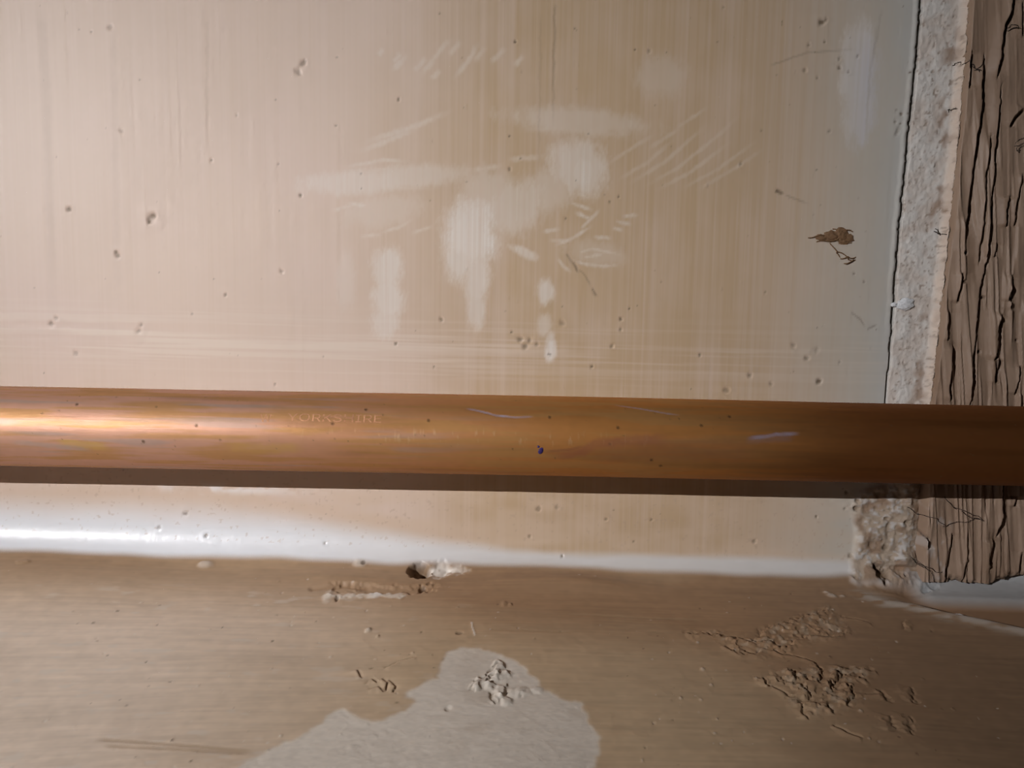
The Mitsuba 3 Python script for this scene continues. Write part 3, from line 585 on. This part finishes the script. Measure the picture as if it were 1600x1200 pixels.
cracks = [
    ([(97.8, 89.9), (97.8, 86.2), (97.6, 83.6), (96.7, 81.1), (96.3, 77.3), (96.3, 74.6), (95.9, 70.9)], 0.75, 1.0), ([(97.6, 71.4), (96.8, 69.8), (96.9, 67.1), (96.9, 63.7), (96.9, 59.1), (96.8, 56.6), (97.0, 52.4), (96.8, 48.6), (96.9, 45.4), (96.8, 41.8), (96.6, 38.3), (96.5, 33.5), (96.0, 30.0), (95.8, 25.2), (95.8, 20.0), (95.6, 16.7), (95.7, 11.8), (95.6, 5.9), (95.7, 1.7)], 0.55, 0.8),
    ([(93.0, 76.8), (93.2, 72.7), (93.3, 69.1), (93.4, 65.9), (93.3, 62.5), (93.0, 59.3), (92.9, 57.4), (92.7, 52.7), (92.5, 48.5), (92.6, 44.2), (92.0, 41.7), (92.1, 38.3)], 0.70, 1.0), ([(90.5, 76.7), (90.5, 73.5), (90.6, 69.1)], 0.5, 0.8), ([(95.6, 61.0), (95.5, 55.8), (95.2, 51.9), (95.4, 47.7), (95.4, 42.9), (95.1, 38.3), (95.1, 33.5)], 0.45, 0.6),
    ([(100.2, 48.3), (99.9, 45.5), (100.1, 41.9)], 0.45, 0.7), ([(102.4, 52.9), (102.2, 50.1), (102.0, 46.6), (101.9, 41.9)], 0.45, 0.7), ([(88.9, 44.1), (88.8, 40.5), (88.8, 37.0)], 0.4, 0.6), ([(101.0, 24.5), (100.1, 22.9), (100.3, 19.2), (100.4, 16.8), (99.9, 14.5)], 0.55, 1.2), ([(102.3, 32.5), (102.1, 28.8), (101.8, 26.7)], 0.8, 0.6),
    ([(92.0, 32.8), (91.9, 29.9), (91.6, 26.3)], 0.5, 0.6), ([(91.4, 18.1), (91.5, 12.9), (91.2, 9.3), (91.6, 5.8)], 0.6, 0.7), ([(105.5, 13.9), (105.4, 10.7), (105.1, 7.5)], 0.4, 0.6), ([(90.1, 25.1), (89.9, 21.4), (90.0, 18.5)], 0.4, 0.5), ([(87.7, 31.3), (87.6, 27.4)], 0.4, 0.5),
    ([(102.9, -3.6), (104.0, -14.1), (104.6, -17.7), (104.1, -20.3), (103.4, -23.1)], 0.7, 1.1), ([(102.7, -23.1), (102.7, -24.7), (102.0, -27.1), (102.9, -29.7)], 0.5, 0.9), ([(94.3, -22.0), (94.3, -24.8), (93.8, -27.5), (93.5, -30.2), (93.8, -32.9)], 0.6, 0.8), ([(87.5, -21.5), (89.2, -23.7), (89.3, -25.8)], 0.4, 0.8), ([(107.3, -14.1), (107.2, -16.2)], 0.5, 0.7),
    ([(109.3, -26.7), (109.4, -31.3)], 0.6, 0.7), ([(97.3, -28.1), (97.3, -32.2)], 0.35, 0.6), ([(98.5, 38.8), (98.2, 35.9)], 0.3, 0.5), ([(101.8, 65.4), (100.2, 63.5), (99.3, 61.7)], 0.8, 0.5), ([(102.6, 30.4), (102.3, 25.1)], 0.7, 0.4), ([(101.1, 15.2), (100.8, 9.8)], 1.3, 0.5), ([(99.7, 86.3), (100.2, 79.0)], 0.5, 0.3)]
for pts, wd, dp in cracks:
    xs, zs = [p[0] for p in pts], [p[1] for p in pts]
    r = max(zs) - min(zs)
    i0, i1 = np.searchsorted(WZ, [min(zs) - 2, max(zs) + 2])
    xx = WX[i0:i1] + 0.35 * (nz2(WX[i0:i1] * 0.3, VZ[i0:i1] * 0.6, 55, 2) - 0.5)
    d, side, pr = seg_dist(xx, VZ[i0:i1], pts)
    end = sstep(0, 0.12, pr) * (1 - sstep(0.88, 1, pr))
    wv = 0.8 * wd * (0.35 + 0.9 * nz2(WX[i0:i1] * 0, VZ[i0:i1] * 0.35, 56, 2)) * (0.35 + 0.65 * end)
    mcr = 1 - sstep(0.35 * wv, wv, d)
    rgt = np.where(xx > np.interp(VZ[i0:i1], zs[::-1], xs[::-1]), 1.0, -1.0)
    WH[i0:i1] += end * (-1.5 * dp * mcr + np.where(rgt < 0, 0.75, -0.50) * dp * np.exp(-(d / 1.6) ** 2))
    wc[i0:i1] = mixc(wc[i0:i1], (0.06, 0.035, 0.022), 0.55 * mcr * end)
for c, r in [((92.3, 36.7), 0.6), ((92.6, 30.9), 0.5), ((96.8, 27.7), 0.4), ((96.8, 16.5), 0.6), ((104.4, 19.0), 0.35), ((86.9, 12.4), 0.35), ((87.1, 25.3), 0.6)]:
    q = np.hypot(WX - c[0], VZ - c[1]) / r
    WH -= 0.6 * (1 - sstep(0.3, 1, q))
    wc = mixc(wc, (0.04, 0.025, 0.015), 0.8 * (1 - sstep(0.3, 1, q)))
# white plaster smear on the lower left
sm = sstep(0.55, 0.66, nz2(WX * 0.7, VZ * 0.5, 58, 3)) * (1 - sstep(3, 7, U)) * (VZ < -14)
wc = mixc(wc, (0.42, 0.38, 0.35), 0.6 * sm)
shoulder = sstep(-0.7, 0.35, U)
WH = WH * (0.12 + 0.88 * shoulder)
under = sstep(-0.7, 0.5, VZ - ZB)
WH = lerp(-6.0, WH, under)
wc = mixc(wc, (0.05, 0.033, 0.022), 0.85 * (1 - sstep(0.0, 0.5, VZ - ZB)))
WV = np.stack([WX, -WH, VZ], -1).reshape(-1, 3) * MM
WQ = grid_faces(len(WZ), len(WU))
WN = vertex_normals(WV, WQ)
if WN[len(WU) * 200 + 60][1] > 0:
    WQ, WN = WQ[:, ::-1], -WN
wkeep = ~((under < 0.02).reshape(-1)[WQ].all(1))
put('trim_2', WV, WQ, 'wood_paint', np.clip(wc, 0.01, 0.9).reshape(-1, 3), WN, wkeep)
tag('trim_2', 'rough brown painted wooden post with deep vertical splits, at the right edge', 'post', kind='structure')

# ------------------------------------------------------------------ the copper pipe
PR, PA = 7.5, -0.0                       # radius; the pipe runs along x at y = -20
PY = -20.0


def pipe_z(x):
    return -0.004 * np.maximum(x - 10, 0)


PXS = axis(-112, 112, 0.24, -420, 420)
PAN = np.radians(np.concatenate([np.arange(-100, 112, 1.6), np.arange(112, 260, 6.0)]))
AN, PX = np.meshgrid(PAN, PXS)
arc = np.degrees(AN)
# tarnish mottling; base colour darker towards the right end
t1 = nz2(PX * 0.035, arc * 0.05, 70, 3)
t2 = nz2(PX * 0.08, arc * 0.16, 71, 3)
t3 = nz2(PX * 0.7, arc * 0.12, 72, 3)
PCOL = np.empty(PX.shape + (3,))
PCOL[:] = (0.80, 0.44, 0.30)
PCOL = mixc(PCOL, (0.72, 0.315, 0.095), sstep(-70, 15, PX + 20 * (t1 - 0.5)))
PCOL = mixc(PCOL, (0.70, 0.36, 0.13), sstep(0.42, 0.62, t2) * 0.75)
PCOL = mixc(PCOL, (0.60, 0.43, 0.36), sstep(0.55, 0.70, nz2(PX * 0.06, arc * 0.13, 73, 3)) * 0.6 * (1 - sstep(-40, 10, PX)))
PCOL = mixc(PCOL, (0.28, 0.10, 0.032), 0.92 * sstep(25, 70, PX + 20 * (t2 - 0.5)))
PCOL *= (1 - 0.16 * sstep(0.5, 0.7, t1) + (t3 - 0.5) * 0.10)[..., None]
PH = (nz2(PX * 0.05, arc * 0.03, 74, 2) - 0.5) * 0.10 + (t3 - 0.5) * 0.012


def pmark(pts, width, colour, w, depth=0.0):
    global PCOL
    xs = [p[0] for p in pts]
    i0, i1 = np.searchsorted(PXS, [min(xs) - 3, max(xs) + 3])
    k = PR * math.pi / 180
    jit = 0.5 * width * (nz2(PX[i0:i1] * 1.2, arc[i0:i1] * 0.2, 75, 2) - 0.5)
    d, _, pr = seg_dist(PX[i0:i1], arc[i0:i1] * k + jit, [(a, b * k) for a, b in pts])
    mm = (1 - sstep(0.3 * width, width, d)) * sstep(0, 0.2, pr) * (1 - sstep(0.8, 1, pr)) * (0.4 + 0.6 * nz2(PX[i0:i1] * 0.9, arc[i0:i1] * 0.1, 76, 2))
    PCOL[i0:i1] = mixc(PCOL[i0:i1], colour, w * mm)
    PH[i0:i1] -= depth * mm


VIO = (0.72, 0.66, 0.86)
pmark([(-8.6, 48.6), (-5.9, 44.5), (-2.8, 37.7), (0.1, 35.1)], 0.30, VIO, 0.75, 0.05)
pmark([(-2.8, 37.7), (0.7, 35.2), (4.2, 36.7)], 0.28, VIO, 0.6, 0.05)
pmark([(18.3, 62.1), (23.4, 54.7), (28.0, 47.0), (30.9, 44.2)], 0.26, VIO, 0.55, 0.05)
pmark([(42.1, 11.9), (45.5, 15.0), (47.8, 18.8), (52.1, 20.3)], 0.45, VIO, 0.8, 0.06)
pmark([(41.5, 8.3), (46.1, 12.4), (51.2, 14.9)], 1.0, (0.45, 0.34, 0.40), 0.35)
pmark([(5.8, -18.9), (9.5, -18.3), (12.9, -11.9), (15.1, -0.6), (20.8, 5.5), (30.0, 8.5)], 1.3, (0.55, 0.20, 0.11), 0.75)
pmark([(5.7, -13.0), (10.6, -8.5), (13.4, -2.6)], 0.4, (0.45, 0.16, 0.09), 0.6)
pmark([(11.8, -18.0), (23.2, -8.5), (34.7, -5.1), (46.2, -8.9)], 3.0, (0.52, 0.22, 0.11), 0.5)
pmark([(-82.0, -10.8), (-78.1, -14.1), (-71.9, -19.0)], 1.0, (0.80, 0.50, 0.15), 0.8)
pmark([(-52.1, -12.1), (-45.9, -17.0), (-36.6, -13.6)], 1.4, (0.78, 0.45, 0.15), 0.8)
pmark([(-90.7, -12.1), (-85.0, -15.1), (-74.9, -23.7)], 0.7, (0.60, 0.48, 0.42), 0.6)
for a in [(-66.0, -8.5), (-26.4, 43.2), (6.9, 36.2), (19.2, 22.9), (25.4, -22.0), (27.2, -31.8), (34.2, 28.7), (39.5, 43.5), (-78.8, 43.1), (-56.5, 15.0), (-14.9, 28.1), (-32.1, 21.1)]:
    q = np.hypot(PX - a[0], (arc - a[1]) * PR * math.pi / 180) / 0.4
    PCOL = mixc(PCOL, (0.16, 0.08, 0.04), 0.8 * (1 - sstep(0.4, 1, q)))
for k in range(120):
    a = (rng.uniform(-100, 100), rng.uniform(-70, 90))
    i0, i1 = np.searchsorted(PXS, [a[0] - 1, a[0] + 1])
    q = np.hypot(PX[i0:i1] - a[0], (arc[i0:i1] - a[1]) * PR * math.pi / 180) / rng.uniform(0.12, 0.3)
    PCOL[i0:i1] = mixc(PCOL[i0:i1], (0.3, 0.15, 0.07), rng.uniform(0.2, 0.7) * (1 - sstep(0.4, 1, q)))
# fine worn chatter marks along the crown, right of the stamp
ch = sstep(0.60, 0.72, nz2(PX * 2.4, arc * 0.08, 77, 2)) * np.exp(-((PX + 8) / 26.0) ** 2) * np.exp(-((arc - 6) / 9.0) ** 2)
PCOL = mixc(PCOL, (0.92, 0.62, 0.36), 0.55 * ch)
PH += 0.02 * ch
RR = PR + PH
PV = np.stack([PX, PY - RR * np.cos(AN), pipe_z(PX) + RR * np.sin(AN)], -1).reshape(-1, 3) * MM
PQ = grid_faces(len(PXS), len(PAN))
wrap = np.arange(len(PXS) - 1) * len(PAN)
PQ = np.vstack([PQ, np.stack([wrap + len(PAN) - 1, wrap, wrap + len(PAN), wrap + 2 * len(PAN) - 1], -1)])
PN = vertex_normals(PV, PQ)
if PN[len(PAN) * 300 + 62][1] > 0:
    PQ, PN = PQ[:, ::-1], -PN
PCOL = np.clip(PCOL, 0.02, 0.95)


def copper_bump(p, n, uv):
    x, y, z = p.x * 1000, p.y * 1000, p.z * 1000
    return (mikit.noise(x * 0.25, z * 5.0, y * 3.0) * 0.012 + mikit.fbm(x * 4.0, z * 4.0, y * 4.0, 2) * 0.012) * 0.001


def copper(rough):
    metal = {'type': 'principled', 'base_color': VC, 'metallic': 1.0, 'roughness': rough}
    sheen = {'type': 'principled', 'base_color': VC, 'metallic': 1.0, 'roughness': rough - 0.35}
    return {'type': 'twosided', 'b': {'type': 'bumpmap', 'arbitrary': proc(copper_bump, 1e-4), 'scale': 1.0,
            'bsdf': {'type': 'blendbsdf', 'weight': 0.16, 'a': metal, 'b': sheen}}}


scene['copper'] = copper(0.78)
scene['copper_bright'] = copper(0.72)
put('copper_pipe__tube', PV, PQ, 'copper', PCOL.reshape(-1, 3), PN)
tag('copper_pipe', 'tarnished copper water pipe running level across in front of the wall', 'pipe')


# the maker's stamp: shallow raised lettering bent round the pipe
def bend(mesh, x0, a0):
    v = np.array(mesh.vertices)
    x = x0 + v[:, 0]
    a = math.radians(a0) + v[:, 1] / PR
    r = PR + v[:, 2]
    out = mesh.copy()
    out.vertices = np.stack([x, PY - r * np.cos(a), pipe_z(x) + r * np.sin(a)], -1) * MM
    return out


def letters(text, x0, x1, a0, height):
    tm = meshkit.text_mesh(text, height, 0.05)
    v = tm.vertices.copy()
    v[:, 0] = (v[:, 0] - v[:, 0].min()) / np.ptp(v[:, 0]) * (x1 - x0)
    v[:, 2] = v[:, 2] - 0.03
    tm.vertices = v
    return bend(tm, x0, a0)


parts = [letters('W', (-45.2, 30.2)[0], (-43.2, 30.5)[0], (-44.9, 22.0)[1], 1.4), letters('YORKSHIRE', (-40.3, 29.0)[0], (-23.4, 31.5)[0], (-32.1, 23.8)[1], 1.45)]
lt = trimesh.util.concatenate(parts)
scene['copper_pipe__lettering'] = mikit.ply(lt, 'copper_bright', color=np.tile((0.78, 0.40, 0.22), (len(lt.vertices), 1)))
tag('copper_pipe__lettering', 'worn maker\'s lettering stamped along the pipe')


# ------------------------------------------------------------------ small debris
def pebble(r, seed, squash=(1, 0.5, 1), amp=0.5, sub=4):
    m = trimesh.creation.icosphere(subdivisions=sub, radius=1.0)
    v = np.array(m.vertices)
    v = v * (1 + amp * (fbm(v * 1.7 + seed, 3, seed) - 0.5)[:, None]) * np.array(squash) * r
    return trimesh.Trimesh(v, m.faces, process=False)


def tubes(lines, rad):
    out = []
    for pts in lines:
        p = np.array(pts, float)
        t = np.gradient(p, axis=0)
        t /= np.linalg.norm(t, axis=1, keepdims=True) + 1e-12
        a = np.cross(t, [0, 1.0, 0.13])
        a /= np.linalg.norm(a, axis=1, keepdims=True) + 1e-12
        b = np.cross(t, a)
        ang = np.arange(5) * 2 * math.pi / 5
        v = (p[:, None] + rad * (np.cos(ang)[None, :, None] * a[:, None] + np.sin(ang)[None, :, None] * b[:, None])).reshape(-1, 3)
        i, j = np.meshgrid(np.arange(len(p) - 1), np.arange(5), indexing='ij')
        f = np.stack([i * 5 + j, i * 5 + (j + 1) % 5, (i + 1) * 5 + (j + 1) % 5, (i + 1) * 5 + j], -1).reshape(-1, 4)
        out.append(trimesh.Trimesh(v, np.vstack([f[:, [0, 1, 2]], f[:, [0, 2, 3]]]), process=False))
    return trimesh.util.concatenate(out)


def plain(name, c, rough=0.7):
    scene[name] = {'type': 'twosided', 'b': {'type': 'principled', 'roughness': rough, 'specular': 0.25,
                   'base_color': proc(lambda p, n, uv, c=c: mikit.mix([0.72 * k for k in c], [min(1, 1.2 * k) for k in c], mikit.fbm(p.x * 2500, p.y * 2500, p.z * 2500, 3)))}}


plain('dark_fibre', (0.035, 0.026, 0.02))
plain('brown_crust', (0.20, 0.115, 0.06))
plain('white_plaster', (0.66, 0.67, 0.68), 0.5)
plain('ink_blue', (0.05, 0.03, 0.12), 0.25)


def ground(x, z):
    """The wall-side surface's y (mm) at a place, from the built meshes."""
    best = -H[np.argmin(np.abs(SS - ((ZF + ZSLOPE * x) - z))), np.argmin(np.abs(XS - x))]
    if x > np.interp(z, [p[1] for p in POST][::-1], [p[0] for p in POST][::-1]) - 0.8:
        i = np.argmin(np.abs(WZ - z))
        best = min(best, -WH[i, np.argmin(np.abs(WX[i] - x))])
    return best


# brown crust stuck on the wall
cr = []
for k, (c, r, sq) in enumerate([((64.2, 39.6), 0.9, (1.5, 0.35, 0.7)), ((66.1, 39.9), 1.2, (1.3, 0.4, 0.9)), ((68.2, 40.4), 1.25, (1.1, 0.4, 1.1)), ((70.0, 39.6), 0.9, (1.0, 0.4, 0.9)), ((68.9, 38.8), 0.8, (1.2, 0.4, 0.7))]):
    m = pebble(r, 11 + k, sq, 0.9)
    m.vertices = (m.vertices + [c[0], ground(*c) - 0.12, c[1]]) * MM
    cr.append(m)
fib = []
r2 = np.random.default_rng(5)
for (c0, c1) in [((61.4, 39.5), (66.4, 40.3)), ((63.2, 38.7), (69.8, 39.9)), ((66.4, 41.4), (70.7, 40.9)), ((65.9, 40.6), (71.1, 39.1)), ((65.2, 39.3), (70.6, 38.6)), ((66.0, 38.5), (68.3, 35.6)), ((67.4, 36.9), (70.8, 34.9)), ((68.4, 35.3), (71.6, 35.7)), ((69.2, 34.3), (71.6, 35.1))]:
    n = 14
    t = np.linspace(0, 1, n)
    x = c0[0] + (c1[0] - c0[0]) * t + 0.35 * np.sin(t * 9 + r2.uniform(0, 6)) * np.sin(math.pi * t)
    z = c0[1] + (c1[1] - c0[1]) * t + 0.35 * np.sin(t * 7 + r2.uniform(0, 6)) * np.sin(math.pi * t)
    fib.append([[a * MM, (ground(a, b) - 0.12 - 0.35 * math.sin(math.pi * q)) * MM, b * MM] for a, b, q in zip(x, z, t)])
scene['brown_crust_flake__crust'] = mikit.ply(trimesh.util.concatenate(cr), 'brown_crust', smooth=40)
tag('brown_crust_flake', 'ragged brown crust stuck on the pale wall left of the filler strip', 'debris')
scene['brown_crust_flake__fibre'] = mikit.ply(tubes(fib, 0.00011), 'brown_crust', smooth=True)
# white crumb on the filler strip
c = (82.5, 26.1)
m = pebble(1.75, 3, (1.0, 0.5, 0.72), 0.7)
m2 = pebble(0.7, 9, (1.0, 0.6, 0.7), 0.7)
m2.vertices = m2.vertices + [-2.3, 0.2, -0.2]
m = trimesh.util.concatenate([m, m2])
m.vertices = (m.vertices + [c[0], ground(*c) - 0.25, c[1]]) * MM
scene['plaster_crumb'] = mikit.ply(m, 'white_plaster', smooth=50)
tag('plaster_crumb', 'small white plaster crumb stuck on the grey filler strip above the pipe', 'crumb')
# pale flake lying on the ledge below the post
c = (91.5, 17.3)
t_, z_, no_, nu_ = [float(q) for q in profile(np.array([c[1]])) for q in q]
hh = H[np.argmin(np.abs(SS - c[1])), np.argmin(np.abs(XS - c[0]))]
m = pebble(1.0, 21, (1.35, 0.6, 0.28), 0.9)
m.vertices = (m.vertices + [c[0], -(t_ + hh * no_), ZF + ZSLOPE * c[0] + z_ + hh * nu_ + 0.15]) * MM
scene['plaster_flake'] = mikit.ply(m, 'white_plaster', smooth=50)
tag('plaster_flake', 'tiny pale flake lying on the dark ledge below the wooden post', 'crumb')
# blue speck on the pipe
a = (5.4, -11.2)
m = pebble(0.52, 4, (0.8, 0.35, 1.25), 0.5)
v = m.vertices @ np.array([[math.cos(0.6), 0, -math.sin(0.6)], [0, 1, 0], [math.sin(0.6), 0, math.cos(0.6)]])
q = math.radians(a[1])
m.vertices = (v + [a[0], PY - (PR + 0.05) * math.cos(q), float(pipe_z(a[0])) + (PR + 0.05) * math.sin(q)]) * MM
m2 = pebble(0.24, 6, (1, 0.6, 1), 0.5)
m2.vertices = (m2.vertices + [a[0] - 0.45, PY - (PR + 0.05) * math.cos(q), float(pipe_z(a[0])) + (PR + 0.05) * math.sin(q) + 0.75]) * MM
scene['ink_speck'] = mikit.ply(trimesh.util.concatenate([m, m2]), 'ink_blue', smooth=50)
tag('ink_speck', 'dark blue speck stuck on the middle of the copper pipe', 'speck')


# wisps of cobweb and dust hair on the post and the filler
def wisp(key, lines, label, rad=0.055, lift=0.35):
    out = []
    for k, pts in enumerate(lines):
        p = np.array(pts, float)
        t = np.linspace(0, len(p) - 1, 6 * (len(p) - 1) + 1)
        x = np.interp(t, range(len(p)), p[:, 0]) + 0.16 * np.sin(t * 5 + k)
        z = np.interp(t, range(len(p)), p[:, 1]) + 0.16 * np.cos(t * 4 + 2 * k)
        out.append([[a * MM, (ground(a, b) - 0.06 - lift * abs(math.sin(q * 1.3))) * MM, b * MM] for a, b, q in zip(x, z, t)])
    scene[key] = mikit.ply(tubes(out, rad * MM), 'dark_fibre', smooth=True)
    tag(key, label, 'cobweb')


wisp('dust_hair', [[(88.3, 74.2), (88.8, 74.9), (89.5, 74.4), (90.0, 74.4)], [(90.0, 74.9), (89.8, 74.0)], [(90.1, 73.9), (90.8, 73.9), (91.4, 73.2)], [(90.9, 73.4), (92.2, 72.7)], [(91.7, 72.9), (92.4, 73.9)], [(91.4, 72.9), (92.0, 72.3)]], 'branched dark dust hair lying on the top of the wooden post\'s left edge')
wisp('dust_hair_001', [[(96.9, 80.6), (97.8, 81.6), (99.2, 80.7)], [(97.0, 80.5), (98.2, 80.7), (99.2, 80.9)], [(97.2, 80.4), (99.2, 80.8)]], 'forked dark dust hair across the highest split of the wooden post')
wisp('dust_hair_002', [[(100.4, 57.9), (101.4, 58.4), (102.6, 59.0)], [(100.7, 57.2), (101.7, 57.9), (102.7, 58.2)], [(100.3, 58.7), (102.3, 59.7)], [(100.9, 57.7), (101.0, 56.9), (101.5, 57.2)]], 'tangle of dark dust hair at the right edge of the photo on the wooden post')
wisp('dust_hair_003', [[(88.0, 65.5), (88.7, 65.7), (89.2, 65.6)], [(88.1, 65.3), (88.2, 65.6)]], 'short dark dust hair on the left edge of the post below the branched one', 0.07)
wisp('dust_hair_004', [[(87.4, 41.6), (88.3, 40.9)], [(87.6, 41.1), (88.6, 40.4)], [(87.8, 41.7), (88.2, 40.4)], [(87.2, 41.1), (88.8, 40.6)]], 'small dark hair tuft where filler strip meets post, halfway up above the pipe', 0.07)
wisp('cobweb', [[(85.2, -17.3), (87.4, -18.5), (90.7, -19.0), (91.9, -20.4)], [(91.9, -20.7), (94.3, -19.7), (97.0, -19.2), (99.9, -19.0)], [(94.0, -16.5), (96.8, -17.5), (98.9, -18.3), (99.9, -19.0)], [(95.5, -17.3), (97.2, -18.4), (99.4, -18.9)], [(92.2, -14.3), (93.2, -16.2), (94.3, -16.7)]], 'long dark cobweb threads over the plaster lump and post under the pipe', 0.06, 0.8)
wisp('cobweb_001', [[(86.5, -28.3), (88.2, -29.2), (91.0, -30.5), (92.1, -30.6)], [(88.2, -28.9), (89.7, -30.5), (91.2, -32.8)], [(86.2, -27.5), (87.1, -28.9), (89.1, -30.0)]], 'short dark cobweb threads low on the plaster lump above the ledge', 0.06, 0.6)
